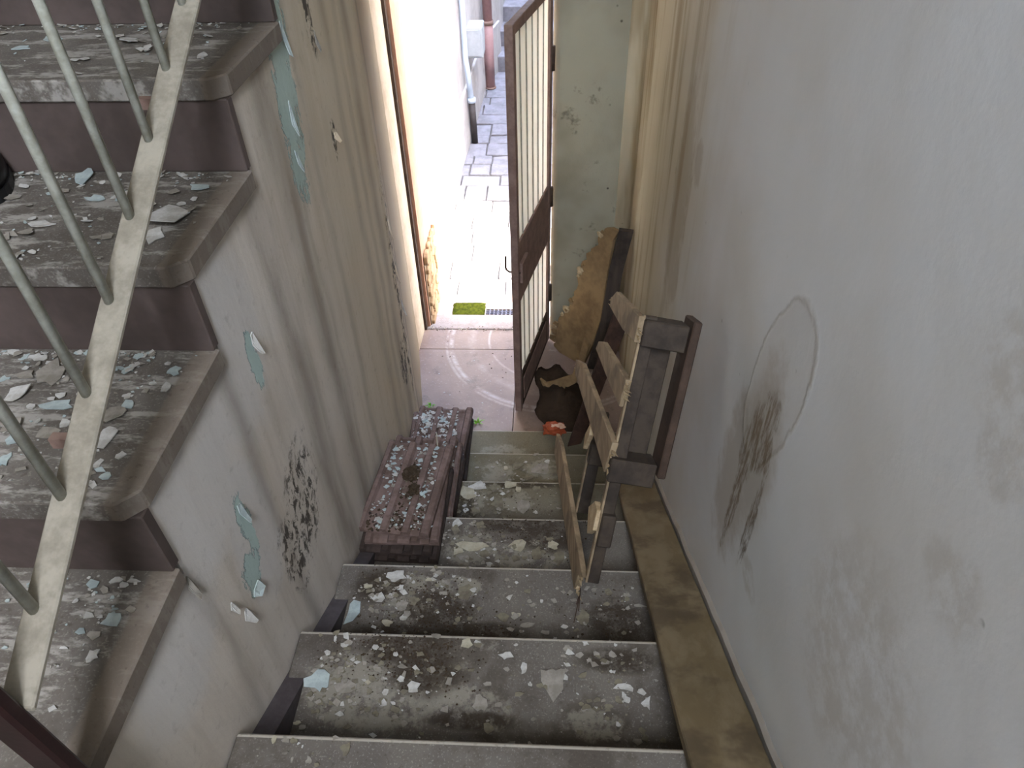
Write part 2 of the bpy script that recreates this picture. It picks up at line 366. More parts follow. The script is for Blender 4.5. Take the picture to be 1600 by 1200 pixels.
fw_ = MB()
jr = .04; pj = [(XR-fr, 3.2)]
for i in range(0, 7):
    a = math.pi/2*i/6; pj.append((.004+jr-jr*math.sin(a), 3.2+jr-jr*math.cos(a)))
pj += [(.02, 3.30), (.6, 3.06+.02), (.6, 3.2+.02)]
pj = pj[:8]+[(.004, 3.345), (XR-fr, 3.2295)]
fw_.prism([(x, y, -2.62) for x, y in pj], (0, 0, 2.17))                                  # right of the doorway
fw_.box(XO, 3.2, -.45, XR-fr, 3.30, 2.68)                                                # above the doorway
fw_.box(XO, 3.2, -2.62, -.76, 3.30, -.45)
struct(fw_.build('wall_front', 'front'))
mb = MB(); mb.box(XO-.12, -1.32, -1.3, XO, 3.3, 2.68); struct(mb.build('wall_side', 'plain'))
mb = MB(); wx0, wx1, wz0, wz1 = -.27, .36, .52, 2.18
mb.box(XO-.12, -1.32, -2.62, XR+.12, -1.2, wz0); mb.box(XO-.12, -1.32, wz1, XR+.12, -1.2, 2.68)
mb.box(XO-.12, -1.32, wz0, wx0, -1.2, wz1); mb.box(wx1, -1.32, wz0, XR+.12, -1.2, wz1); struct(mb.build('wall_back', 'plain'))
win = struct(thing('window_1', (.04, -1.26, wz0), None, None))
mb = MB(); t_ = .05
mb.box(wx0, -1.3, wz0, wx0+t_, -1.24, wz1); mb.box(wx1-t_, -1.3, wz0, wx1, -1.24, wz1); mb.box(wx0, -1.3, wz0, wx1, -1.24, wz0+t_); mb.box(wx0, -1.3, wz1-t_, wx1, -1.24, wz1); mb.box(.02, -1.3, wz0, .06, -1.24, wz1)
mb.build('window_frame', 'jamb', win)
mb = MB(); mb.box(XO-.12, -1.32, 2.6, XR+.12, 3.3, 2.7); struct(mb.build('ceiling', 'plain'))
# floors
fl = thing('floor', (0, 2.7, FZ), None, None, kind='structure')
mb = MB(); mb.box(-.8, 1.9, -2.66, XR, 3.2, FZ-.03); mb.build('floor_bed', 'joint', fl)
for (x0, y0, x1, y1) in ((-.80, 2.27, -.175, 3.097), (-.172, 2.27, XR, 3.097), (-.80, 3.10, -.172, 3.278), (-.169, 3.10, .05, 3.278)):
    b = MB(); b.box(x0, y0, FZ-.04, x1, y1, FZ); b.build('floor_slab', 'floor', fl, .002)
mb = MB(); mb.box(-.80, 3.281, FZ-.06, .03, 3.42, FZ+.004); struct(mb.build('trim_1', 'sill', None, .004))     # threshold stone
mb = MB(); mb.box(XO, -1.2, -1.25, XR, .215, -1.165); struct(mb.build('floor_half_landing', 'tread_down'))
# sloping string of dark plaster at the foot of the left wall, ragged lip at the foot of the right wall
mb = MB(); ya, yb = .16, 2.28
mb.hexa([(XW-.002, ya, slope_z(ya)-.4), (-.522, ya, slope_z(ya)-.4), (-.522, yb, slope_z(yb)-.3), (XW-.002, yb, slope_z(yb)-.3)],
        [(XW-.002, ya, slope_z(ya, -.062)), (-.522, ya, slope_z(ya, -.062)), (-.522, yb, slope_z(yb, -.068)), (XW-.002, yb, slope_z(yb, -.068))])
struct(mb.build('baseboard_left', 'string'))
mb = MB(); n = 60
for i in range(n):
    y_, y2 = .18+i*1.9/n, .18+(i+1)*1.9/n
    h1, h2 = .045+.016*mnoise.noise((y_*9, 0, 0)), .045+.016*mnoise.noise((y2*9, 0, 0)); w1, w2 = .013+.005*mnoise.noise((y_*14, 3, 0)), .013+.005*mnoise.noise((y2*14, 3, 0))
    mb.hexa([(XR-w1, y_, slope_z(y_, -.2)), (XR+.002, y_, slope_z(y_, -.2)), (XR+.002, y2, slope_z(y2, -.2)), (XR-w2, y2, slope_z(y2, -.2))],
            [(XR-w1*.6, y_, slope_z(y_, h1)), (XR+.002, y_, slope_z(y_, h1+.012)), (XR+.002, y2, slope_z(y2, h2+.012)), (XR-w2*.6, y2, slope_z(y2, h2))])
struct(mb.build('baseboard_right', 'plain'))

# upward flight
st = thing('staircase', (-1.1, A0, B0-R), 'upward flight of worn grey stone steps with reddish risers behind the white railing', 'staircase')
for k in range(0, 7):
    z = B0+k*R; y0 = max(.24, A0+(k-1)*T-.008); y1 = A0+k*T+.01; ch = .026; xe = XW+.010
    b = MB(); b.prism([(XO, y0, z-.038), (xe-ch, y0, z-.038), (xe, y0+ch, z-.038), (xe, y1, z-.038), (XO, y1, z-.038)], (0, 0, .038)); b.build('tread', 'tread_up', st, .003)
    b = MB(); b.box(XO, A0+k*T, z, XW+.005, A0+k*T+.022, z+R-.038); b.build('riser', 'riser', st, .002)
# downward flight
sd = thing('staircase', (-.1, Y0, Z0-6*R), 'downward flight of dirty grey stone steps leading to the open door', 'staircase')
for k in range(0, 7):
    z = Z0-k*R; ya_, yb_ = Y0+(k-1)*TT-.02, Y0+k*TT
    b = MB(); b.box(XW+.004, ya_, z-.03, XR-.004, yb_, z); b.build('tread', 'tread_down', sd, .0035)
    b = MB(); b.box(XW+.004, yb_-.045, z-R, XR-.004, yb_-.02, z-.03); b.build('riser', 'riser', sd)

# white railing
RX = -.535; rs = R/T
def rail_z(y): return -.613+rs*(y-.486)+.002
rail = thing('stair_railing', (RX, .30, rail_z(.30)), 'white painted iron railing with round rods along the upward flight', 'railing')
ya, yb = .295, 2.1; d_ = .009; hw = .0185
b = MB(); b.hexa([(RX-hw, ya, rail_z(ya)-d_), (RX+hw, ya, rail_z(ya)-d_), (RX+hw, yb, rail_z(yb)-d_), (RX-hw, yb, rail_z(yb)-d_)],
         [(RX-hw, ya, rail_z(ya)), (RX+hw, ya, rail_z(ya)), (RX+hw, yb, rail_z(yb)), (RX-hw, yb, rail_z(yb))])
b.build('bottom_bar', 'white_paint', rail, .002)
for i in range(0, 16):
    y = .379+i*.1065; zt = rail_z(y)+.62
    b = MB(); b.tube([(RX-.006, y, rail_z(y)-.003), (RX-.006, y, zt)], .0062, 10); b.build('rod', 'grey_rod', rail, smooth=True)
b = MB(); zz = rail_z(ya)+.62; z2 = rail_z(yb)+.62
b.hexa([(RX-.03, ya, zz), (RX+.015, ya, zz), (RX+.015, yb, z2), (RX-.03, yb, z2)], [(RX-.03, ya, zz+.03), (RX+.015, ya, zz+.03), (RX+.015, yb, z2+.03), (RX-.03, yb, z2+.03)])
b.build('handrail', 'newel', rail, .006)
np_ = MB(); np_.box(RX-.03, .278, Z0+.0, RX+.010, .297, zz+.06); np_.build('newel_post', 'newel', rail, .004)
for y in (.55, .98, 1.42, 1.85):
    b = MB(); b.box(XW-.01, y-.006, rail_z(y)-.022, RX-.002, y+.006, rail_z(y)-.007); b.build('bracket', 'rust', rail)

# black shoe toe on the third visible tread, cut by the frame's edge
sh = thing('shoe', (-1.02, 1.16, B0+2*R), 'black rounded shoe toe on an upper stair tread at the frame edge', 'shoe')
def shoe_part(z0, z1, grow, nm, mt, dome):
    b = MB(); prof = []
    for i in range(24):
        a = 2*math.pi*i/24; x = math.cos(a); y = math.sin(a)
        wv = .046*(1-.18*max(0, -x)); prof.append((x*.14, y*wv))
    ang = math.radians(-50); c_, s_ = math.cos(ang), math.sin(ang)
    def P(x, y, z): return (-1.061+x*c_-y*s_, 1.205+x*s_+y*c_, z)
    lay = [(1+grow, z0)]+([(1+grow, z1)] if not dome else [(.99, z0+(z1-z0)*.35), (.9, z0+(z1-z0)*.7), (.7, z0+(z1-z0)*.93), (.4, z1)])
    n = 24
    vs = [P(x*s2, y*s2, z) for s2, z in lay for x, y in prof]; fs = [list(range(n))[::-1], [n*(len(lay)-1)+i for i in range(n)]]
    for L in range(len(lay)-1):
        for i in range(n): fs.append((L*n+i, L*n+(i+1) % n, (L+1)*n+(i+1) % n, (L+1)*n+i))
    b.add(vs, fs); return b.build(nm, mt, sh, smooth=dome)
zt_ = B0+2*R
shoe_part(zt_, zt_+.018, .05, 'sole', 'black', False); shoe_part(zt_+.018, zt_+.075, 0, 'upper', 'black', True)

# plank along the right wall
b = MB(); ya, yb = .18, 1.70; segs = 12
pl = tag(MB().build('wooden_plank', 'board'), 'long dirty wooden plank lying down the steps along the right wall', 'plank')
vs = []; fs = []
for i in range(segs+1):
    y = ya+(yb-ya)*i/segs; wob = .004*mnoise.noise((y*5, 1, 2)); wl_ = .003*mnoise.noise((y*17, 5, 2))
    h0, h1 = .004, .036
    vs += [(.246+wl_, y, slope_z(y, h0)), (.375, y, slope_z(y, h0)), (.374, y, slope_z(y, h1+.012+wob)), (.245+wl_, y, slope_z(y, h1+wob))]
for i in range(segs):
    o_ = i*4
    for k in range(4): fs.append((o_+k, o_+(k+1) % 4, o_+4+(k+1) % 4, o_+4+k))
fs += [(3, 2, 1, 0), tuple(segs*4+k for k in range(4))]
me = pl.data; b.add(vs, fs); tmp = b.build('tmp', 'board'); pl.data = tmp.data; bpy.data.objects.remove(tmp); pl.data.name = 'wooden_plank'
bv = pl.modifiers.new('bevel', 'BEVEL'); bv.width = .003; bv.limit_method = 'ANGLE'

# ---------------------------------------------------------------- roof tiles
PROF = [(0, .013), (.03, .021), (.08, .022), (.11, .008), (.30, .007), (.33, .021), (.41, .021), (.44, .007), (.60, .007), (.63, .021), (.71, .021), (.74, .007), (.86, .007), (.89, .025), (.97, .026), (1, .014)]
def tile_mesh(W, L):
    b = MB(); n = len(PROF); rows = [(0, .0), (.012, .004), (L*.5, 0), (L-.02, 0), (L-.012, .005), (L, .003)]
    vs = []; fs = []
    for y, dz in rows:
        vs += [(x*W-W/2, y-L/2, z+(dz if z < .015 else 0)) for x, z in PROF]
    nb = len(vs)
    for y, dz in rows: vs += [(-W/2, y-L/2, 0), (W/2, y-L/2, 0)]
    for r_ in range(len(rows)-1):
        for i in range(n-1): fs.append((r_*n+i, r_*n+i+1, (r_+1)*n+i+1, (r_+1)*n+i))
        fs.append((nb+2*r_, nb+2*r_+2, nb+2*r_+3, nb+2*r_+1))
        fs.append((r_*n, (r_+1)*n, nb+2*r_+2, nb+2*r_)); fs.append((r_*n+n-1, nb+2*r_+1, nb+2*r_+3, (r_+1)*n+n-1))
    fs.append(tuple(range(n))+(nb+1, nb)); e = (len(rows)-1)*n
    fs.append(tuple(range(e+n-1, e-1, -1))+(nb+2*len(rows)-2, nb+2*len(rows)-1))
    b.add(vs, fs); return b
tm = tile_mesh(.226, .365).build('roof_tile', 'tile'); tmesh = tm.data; bpy.data.objects.remove(tm)
tmd = tmesh.copy(); tmd.materials[0] = M['tiledark']  # darker clay for the tiles below the top two of each stack
NTH = ['topmost', 'second', 'third', 'fourth', 'fifth', 'sixth', 'seventh', 'lowest']
def tstack(n, x, y, zb, where, rots, dxs, top_desc, dys=None):
    for i in range(n):
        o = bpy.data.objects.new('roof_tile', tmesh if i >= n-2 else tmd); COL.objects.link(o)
        o.location = (x+dxs(i), y+(dys[i] if dys else rnd.uniform(-.006, .006)), zb+i*.0252); o.rotation_euler = (0, 0, math.radians(rots(i)))
        k = n-1-i; nm = top_desc if k == 0 else ('ridged clay roof tile, %s from the top in the %s' % (NTH[k], where))
        tag(o, nm, 'roof tile', 'roof tiles stacked by the left wall')
tstack(4, -.445, 1.462, Z0-3*R+.0005, 'front stack by the left wall', lambda i: -6 if i == 3 else rnd.uniform(-3, 2), lambda i: (.010, -.006, .008, 0)[i], 'topmost clay roof tile of the front stack, carrying a dark clod and pale flakes', (-.045, -.034, -.016, 0))
tstack(6, -.435, 1.603, Z0-4*R+.0005, 'middle stack behind the front one', lambda i: rnd.uniform(-3, 3), lambda i: .012*math.sin(i*2.1), 'topmost clay roof tile of the middle stack, half under the front stack')
tstack(5, -.440, 1.968, Z0-5*R+.0005, 'far stack next to the landing', lambda i: rnd.uniform(-4, 3), lambda i: .010*math.sin(i*1.7), 'topmost clay roof tile of the far stack, thickly covered in white flakes')

# ---------------------------------------------------------------- gate leaf, open into the hall
HP, FP = V(-.012, 3.195, 0), V(-.150, 2.592, 0); e_ = (FP-HP).normalized(); LW = (FP-HP).length; nn = V(e_.y, -e_.x, 0)
def lb(a0, a1, z0, z1, t0, t1):    # box in leaf coordinates: along the leaf from hinge, height, thickness
    q = [HP+e_*a0+nn*t0, HP+e_*a1+nn*t0, HP+e_*a1+nn*t1, HP+e_*a0+nn*t1]
    return MB().hexa([V(p.x, p.y, z0) for p in q], [V(p.x, p.y, z1) for p in q])
gate = thing('door_1', (FP.x, FP.y, FZ+.012), 'rusty brown iron door leaf with pale ribbed panes, standing open inwards', 'door', kind='structure')
lb(LW-.032, LW, FZ+.012, -.705, -.016, .016).build('free_stile', 'rust', gate, .002)
hst = lb(0, .045, FZ+.012, -.705, -.014, .014).build('hinge_stile', 'rust', gate, .002)
lb(.045, LW-.032, -.745, -.705, -.014, .014).build('top_rail', 'rust', gate, .002)
lockr = lb(.045, LW-.032, -1.865, -1.565, -.012, .012).build('lock_rail', 'rust', gate, .002)
lb(.045, LW-.032, FZ+.012, -2.30, -.012, .012).build('kick_panel', 'rustdark', gate, .002)
lb(.08, LW-.06, FZ+.05, -2.335, -.016, -.012).build('panel_bead', 'rust', gate, .002)
span = LW-.032-.045; npn = 6
for (z0, z1) in ((-1.565, -.745), (-2.30, -1.865)):
    for i in range(npn):
        a0 = .045+span*i/npn; a1 = .045+span*(i+1)/npn
        lb(a0+.0035, a1-.0035, z0, z1, -.004, .004).build('pane', 'pane', gate)
        if i: lb(a0-.0035, a0+.0035, z0, z1, -.008, .008).build('glazing_bar', 'grey_rod', gate)
b = MB(); ph = HP+e_*(LW-.02); zl = -1.70
b.tube([ph-nn*.02+V(0, 0, zl), ph+nn*.03+V(0, 0, zl), ph+nn*.042+V(0, 0, zl+.008), ph+nn*.046+V(0, 0, zl+.02), ph+nn*.044+V(0, 0, zl+.075)], .0045, 8); b.build('latch_hook', 'rustdark', lockr, smooth=True)
lb(LW-.13, LW-.03, -1.76, -1.66, -.028, -.012).build('lock_case', 'rust', lockr, .003)
for z in (-1.64, -2.20, -1.0):
    b = MB(); p = HP+e_*.004-nn*.014; b.tube([V(p.x, p.y, z-.05), V(p.x, p.y, z+.05)], .012, 10); b.build('hinge', 'rustdark', hst, smooth=True)

# doorway jamb (left) and its iron frame
mb = MB(); mb.prism([(-.80, 3.085, FZ-.03), (wall_x(3.085)+.001, 3.085, FZ-.03), (-.722, 3.27, FZ-.03), (-.80, 3.27, FZ-.03)], (0, 0, 2.075)); struct(mb.build('trim_2', 'jamb'))
mb = MB(); mb.box(-.745, 3.271, FZ, -.708, 3.283, -.45); mb.box(-.72, 3.283, FZ, -.708, 3.315, -.45); struct(mb.build('trim_3', 'rustdark'))

# ---------------------------------------------------------------- broken pallet
S_ = .825; PO = V(.25246, 1.53, -1.1525)*S_
u_ = V(.1651962, .4360081, .88465086); v_ = V(.98509493, -.02934435, -.1694901); w_ = V(-.04793955, .8994642, -.43435694)
def PP(u, v, w): return PO+(u_*u+v_*v+w_*w)*S_
def pboard(us, v0, v1, name, mt, par, jag=None):   # polygon in the (u,w) plane, thickness along v
    b = MB(); b.prism([PP(u, v0, w) for u, w in us], v_*(v1-v0)*S_); return b.build(name, mt, par, .0015)
def pbox(u0, u1, v0, v1, w0, w1, name, mt, par, bev=.002):
    b = MB(); b.hexa([PP(u0, v0, w0), PP(u0, v1, w0), PP(u0, v1, w1), PP(u0, v0, w1)], [PP(u1, v0, w0), PP(u1, v1, w0), PP(u1, v1, w1), PP(u1, v0, w1)]); return b.build(name, mt, par, bev)
pal = thing('wooden_pallet', PP(-.87, 0, .04), 'broken wooden pallet propped on its side against the right wall', 'pallet')
o = pboard([(.017, 0), (-.054, -.008), (-.062, .2), (-.049, .507), (-.02, .53), (-.012, .50), (.014, .44)], -.018, 0, 'slat', 'pallet', pal)
o = pboard([(-.159, -.005), (-.241, .008), (-.236, .3), (-.225, .63), (-.19, .60), (-.169, .504)], -.018, 0, 'slat', 'pallet', pal)
o = pboard([(-.341, -.011), (-.444, .021), (-.440, .29), (-.436, 1.06), (-.39, 1.12), (-.349, .90)], -.018, 0, 'slat', 'pallet', pal)
o = pboard([(-.775, .0), (-.81, .07), (-.873, .09), (-.874, 1.24), (-.80, 1.30), (-.770, 1.09)], -.018, 0, 'slat', 'pallet', pal)
pboard([(-.555, .0), (-.554, .06), (-.61, .137), (-.669, .074), (-.63, .02), (-.62, 0)], -.018, .0, 'slat_stub', 'split', pal)
pbox(.02, -.79, .0, .034, .0, .022, 'stringer', 'palletdark', pal)  # dark wood puts the shade of the camera-facing side into the colour
pbox(.02, -.79, -.006, .0, .0, .022, 'stringer_lit_edge', 'pallet', pal, 0)  # paler strip: door light on this edge put into the colour
pbox(.012, -.06, -.002, .118, -.022, .07, 'block', 'palletdark', pal, .003)
pbox(-.385, -.455, -.012, .118, -.022, .07, 'block', 'palletdark', pal, .003)
pbox(-.56, -.66, .0, .04, -.02, .03, 'block_remnant', 'palletdark', pal, .003)
pbox(.03, -.42, .122, .145, -.03, .075, 'back_stringer', 'rustdark', pal, .003)
pbox(-.06, -.385, .03, .10, .055, .075, 'spacer_board', 'palletdark', pal, .002)
pbox(-.40, -.78, .005, .045, .44, .462, 'middle_stringer', 'palletdark', pal, .002)
pbox(-.40, -.78, -.001, .005, .44, .462, 'middle_stringer_lit_edge', 'pallet', pal, 0)  # door-lit edge of the middle stringer, again as a paler wood strip
pboard([(-.43, .42), (-.47, .40), (-.55, .47), (-.50, .49)], -.016, 0, 'slat_stub', 'split', pal)
pbox(-.50, -.58, .0, .055, .40, .48, 'block', 'palletdark', pal, .003)
for (u, w, du, dw) in ((-.83, .03, -.02, -.09), (-.85, .02, -.06, -.05), (-.86, .03, .0, -.04)):
    b = MB(); b.tube([PP(u, -.01, w), PP(u+du, -.02, w+dw)], .0014, 6); b.build('nail', 'rustdark', [c for c in pal.children if c.name.split('.')[0] == 'slat'][-1])
# splintered ends
q = random.Random(3); slats = [c for c in pal.children if c.name.split('.')[0] == 'slat']; slats.sort(key=lambda o_: -sum(v.co.z for v in o_.data.vertices)/len(o_.data.vertices))
for (u0, u1, w0) in ((-.01, -.05, .0), (-.17, -.235, .0), (-.36, -.435, .0), (-.80, -.865, .06), (-.015, -.045, .5), (-.40, -.43, 1.08)):
    for i in range(7):
        uu = q.uniform(min(u0, u1), max(u0, u1)); ln = q.uniform(.015, .045)*(1 if w0 > .3 else -1)
        b = MB(); p0 = PP(uu-.004, -.014, w0); p1 = PP(uu+.005, -.016, w0); p2 = PP(uu+.001, -.004, w0); tip = PP(uu+q.uniform(-.008, .008), -.012+q.uniform(-.012, .012), w0+ln)
        b.add([p0, p1, p2, tip], [(0, 1, 2), (0, 3, 1), (1, 3, 2), (2, 3, 0)]); b.build('splinter', 'split', slats[0 if u0 > -.1 else 1 if u0 > -.3 else 2 if u0 > -.6 else 3])

# dark reddish board behind the pallet
b = MB(); top0, top1 = V(.235, 2.40, -2.03), V(.205, 2.36, -2.24); 
b.hexa([V(.088, 2.20, -2.353), V(.150, 2.22, -2.353), V(.154, 2.245, -2.353), V(.092, 2.225, -2.353)], [V(.275, 2.50, -1.86), V(.345, 2.50, -1.88), V(.345, 2.525, -1.87), V(.275, 2.525, -1.85)])
tag(b.build('loose_board', 'redwood', None, .002), 'dark reddish board leaning behind the pallet from the lowest step', 'board')

# ---------------------------------------------------------------- torn panel in the corner
pn = V(-.65924705, -.74640778, .09093274); pf = [(.256, 3.0, -1.707), (.285, 2.972, -1.69), (.315, 2.95, -1.695), (.295, 2.961, -1.745), (.281, 2.955, -1.9), (.260, 2.937, -2.194), (.227, 2.945, -2.368), (.184, 2.964, -2.522), (.06, 3.073, -2.523), (.028, 3.102, -2.50), (.03, 3.112, -2.434), (.035, 3.115, -2.364), (.074, 3.092, -2.269), (.106, 3.072, -2.205), (.127, 3.062, -2.133), (.140, 3.064, -2.028), (.156, 3.057, -1.959), (.178, 3.047, -1.886), (.218, 3.021, -1.816), (.238, 3.011, -1.75)]
q = random.Random(9); nf = pf[:9]
for a, c in zip(pf[9:], pf[10:]+[pf[0]]):
    a, c = V(*a), V(*c); nf.append(tuple(a))
    for j in (1, 2, 3): nf.append(tuple(a.lerp(c, j/4+q.uniform(-.06, .06))+V(.70, -.62, 0)*q.uniform(-.012, .016)))
pf0, pf = pf, nf
tp = thing('torn_panel', (.12, 3.0, FZ), 'torn tan covered panel with dark wooden edge standing in the corner behind the door', 'panel')
b = MB(); b.prism(pf, -pn*.02); fo = b.build('panel_face', 'tanface', tp)
b = MB(); ed = [V(.317, 2.948, -1.69), V(.287, 2.952, -1.9), V(.262, 2.935, -2.2), V(.205, 2.94, -2.522)]
ex = V(.066, -.006, -.006); dp = V(.004, .03, 0)
for a, c in zip(ed, ed[1:]): b.hexa([a, a+ex, a+ex+dp, a+dp], [c, c+ex, c+ex+dp, c+dp])
b.build('edge_board', 'tanedge', tp)
q = random.Random(5)
edge = pf0[9:]+[pf0[0]]
for i, (a, c) in enumerate(zip(edge, edge[1:])):
    a, c = V(*a), V(*c); 
    for j in range(q.choice((0, 1, 2, 4))):
        p = a.lerp(c, q.random())+V(q.uniform(-.006, .006), 0, q.uniform(-.008, .008)); r0 = q.choice((.006, .009, .012, .022))
        b = MB(); vs = []
        for t in range(7):
            an = 2*math.pi*t/7; rr = r0*q.uniform(.5, 1.2); vs.append(p+V(math.cos(an)*rr*.8, -math.cos(an)*rr*.6, math.sin(an)*rr)+pn*q.uniform(.002, .012))
        b.prism(vs, -pn*.010); b.build('ragged_fibre', 'fluff' if q.random() < .7 else 'tanface', tp)
# curling strip torn from the panel
b = MB(); vs = []; fs = []; path = [(.20, 2.86, -2.32), (.175, 2.80, -2.40), (.14, 2.745, -2.455), (.09, 2.73, -2.478), (.045, 2.735, -2.497), (.005, 2.75, -2.507), (-.025, 2.77, -2.515)]
for i, p in enumerate(path):
    p = V(*p); wv = .045*(1-.07*i); jag = .012*math.sin(i*2.3)
    a = p+V(0, .0, 0); c = p+V(-.02, .03, wv+jag)
    vs += [a, c, c+V(.006, .008, .002), a+V(.006, .008, .002)]
for i in range(len(path)-1):
    for k in range(4): fs.append((i*4+k, i*4+(k+1) % 4, i*4+4+(k+1) % 4, i*4+4+k))
fs += [(3, 2, 1, 0), tuple((len(path)-1)*4+k for k in range(4))]
b.add(vs, fs); b.build('torn_strip', 'tanface', tp, smooth=False)

# dark sheet under the panel, enlarged to stand in for shade behind the door
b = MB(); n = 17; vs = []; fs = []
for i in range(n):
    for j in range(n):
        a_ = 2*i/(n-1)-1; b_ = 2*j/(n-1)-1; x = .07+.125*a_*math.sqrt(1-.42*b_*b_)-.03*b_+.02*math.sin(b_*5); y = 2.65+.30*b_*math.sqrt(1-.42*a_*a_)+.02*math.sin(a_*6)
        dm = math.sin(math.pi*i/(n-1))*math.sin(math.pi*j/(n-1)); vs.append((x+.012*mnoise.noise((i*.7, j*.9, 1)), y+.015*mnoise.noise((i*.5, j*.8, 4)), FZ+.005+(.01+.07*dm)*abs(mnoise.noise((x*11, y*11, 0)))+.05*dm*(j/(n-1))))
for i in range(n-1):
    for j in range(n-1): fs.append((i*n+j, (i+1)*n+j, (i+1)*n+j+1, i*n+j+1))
b.add(vs, fs); o = b.build('shade_sheet', 'sheet', None, smooth=True); sm = o.modifiers.new('solid', 'SOLIDIFY'); sm.thickness = .004
tag(o, 'dark brown crumpled sheet, enlarged to stand in for the shade on the landing floor behind the door leaf', 'sheet')

# orange crumpled wrapper on the lowest step
ow = thing('crumpled_wrapper', (.035, 2.27, Z0-6*R), 'crumpled orange wrapper with pale folds lying on the landing by the pallet', 'wrapper')
def crumple(cx, cy_, cz, rx, ry, rz, sd, name, mt):
    bm = bmesh.new(); bmesh.ops.create_icosphere(bm, subdivisions=3, radius=1)
    for v in bm.verts:
        d = v.co.normalized(); k = 1+.45*mnoise.noise(d*2.2+V(sd, 0, 0))+.25*mnoise.noise(d*5+V(0, sd, 0))
        v.co = V(cx+d.x*rx*k, cy_+d.y*ry*k, cz+max(-.9, d.z*k)*rz)
    me = bpy.data.meshes.new(name); bm.to_mesh(me); bm.free(); me.materials.append(M[mt]); o = bpy.data.objects.new(name, me); COL.objects.link(o); attach(o, ow); return o
zc = Z0-6*R
crumple(.026, 2.28, zc+.036, .050, .028, .032, 2, 'film', 'orange'); crumple(.044, 2.275, zc+.058, .034, .014, .011, 6, 'pale_fold', 'orangepale')

# ---------------------------------------------------------------- outside
pw = struct(MB().box(-1.1, 3.302, -2.62, -.692, 3.68, 3.4).build('wall_outside', 'peach'))
b = MB(); b.box(-1.1, 3.315, -2.62, -.684, 3.685, -2.12); b.build('stone_base_mortar', 'mortar', pw)
q = random.Random(11)
zrow = -2.545
while zrow < -2.10:
    hrow = q.uniform(.055, .085); y = 3.32
    while y < 3.66:
        ln = min(q.uniform(.06, .12), 3.685-y); pr = q.uniform(.004, .016); j = .006
        b = MB(); n = 7; cyy, czz = y+ln/2, zrow+hrow/2; pts = []
        for i in range(n):
            a = 2*math.pi*i/n+q.uniform(-.2, .2); c_, s_ = math.cos(a), math.sin(a); k = 1/max(abs(c_), abs(s_)); k = min(k, 1.18)*q.uniform(.86, .98)
            pts.append((-.690, cyy+c_*ln/2*k, czz+s_*hrow/2*k))
        b.prism(pts, (.008+pr, 0, 0)); b.build('stone', 'stone', pw, .004); y += ln
    zrow += hrow
poly = [(-.86, 3.675), (-.78, 4.6), (-.72, 5.95), (-.685, 7.2), (-.56, 7.9), (-.50, 9.2), (-.50, 12)]
aw = MB()
for (x0, y0), (x1, y1) in zip(poly, poly[1:]): aw.hexa([(x0-.4, y0, -2.7), (x0, y0, -2.7), (x1, y1, -2.7), (x1-.4, y1, -2.7)], [(x0-.4, y0, 3.0), (x0, y0, 3.0), (x1, y1, 3.0), (x1-.4, y1, 3.0)])
aw = struct(aw.build('wall_alley', 'white_wall'))
b = MB()
for (x0, y0), (x1, y1) in zip(poly[1:], poly[2:5]): b.hexa([(x0-.1, y0, -2.7), (x0+.035, y0, -2.7), (x1+.035, y1, -2.7), (x1-.1, y1, -2.7)], [(x0-.1, y0, -2.1), (x0+.02, y0, -2.1), (x1+.02, y1, -2.1), (x1-.1, y1, -2.1)])
b.build('wall_plinth', 'white_wall', aw, .006)
struct(MB().box(.85, 4.35, -2.7, 3.5, 12, 2.6).build('wall_opposite', 'white_wall'))
struct(MB().box(-1.5, 12, -2.7, 3.5, 12.3, 1.6).build('wall_alley_end', 'white_wall'))
# facade of this house seen from the lane, right of the doorway (runs back at an angle)
f_ = MB(); f_.hexa([(.515, 3.09, -2.7), (3.5, 1.9, -2.7), (3.5, 1.7, -2.7), (.515, 1.7, -2.7)], [(.515, 3.09, 1.7), (3.5, 1.9, 1.7), (3.5, 1.7, 1.7), (.515, 1.7, 1.7)])
gd = thing('paving', (0, 5.5, -2.56), 'grey stone paving of the sunlit lane outside the door', 'paving', kind='structure')
gd.name = 'ground'
MB().box(-1.2, 3.30, -2.75, 3.5, 12, -2.562).build('ground_bed', 'joint', gd)
q = random.Random(21); y = 3.66
while y < 7.6:
    dy = q.uniform(.16, .25); x = -.86
    while x < .8:
        dx = q.uniform(.15, .34); jz = q.uniform(-.004, .004); s1, s2 = q.uniform(-.02, .02), q.uniform(-.02, .02)
        b = MB(); b.hexa([(x+.006, y+.006+s1, -2.58), (x+dx-.006, y+.006+s2, -2.58), (x+dx-.006, y+dy-.006+s2, -2.58), (x+.006, y+dy-.006+s1, -2.58)],
               [(x+.006, y+.006+s1, -2.545+jz), (x+dx-.006, y+.006+s2, -2.545+jz), (x+dx-.006, y+dy-.006+s2, -2.545-jz), (x+.006, y+dy-.006+s1, -2.545-jz)])
        b.build('paving_stone', 'paving', gd, .004); x += dx
    y += dy
for i in range(4):
    b = MB(); b.box(-.62, 7.72+.34*i, -2.60, .86, 12 if i == 3 else 7.72+.34*(i+1)+.02, -2.40+.15*i); b.build('lane_step', 'paving', gd, .006)
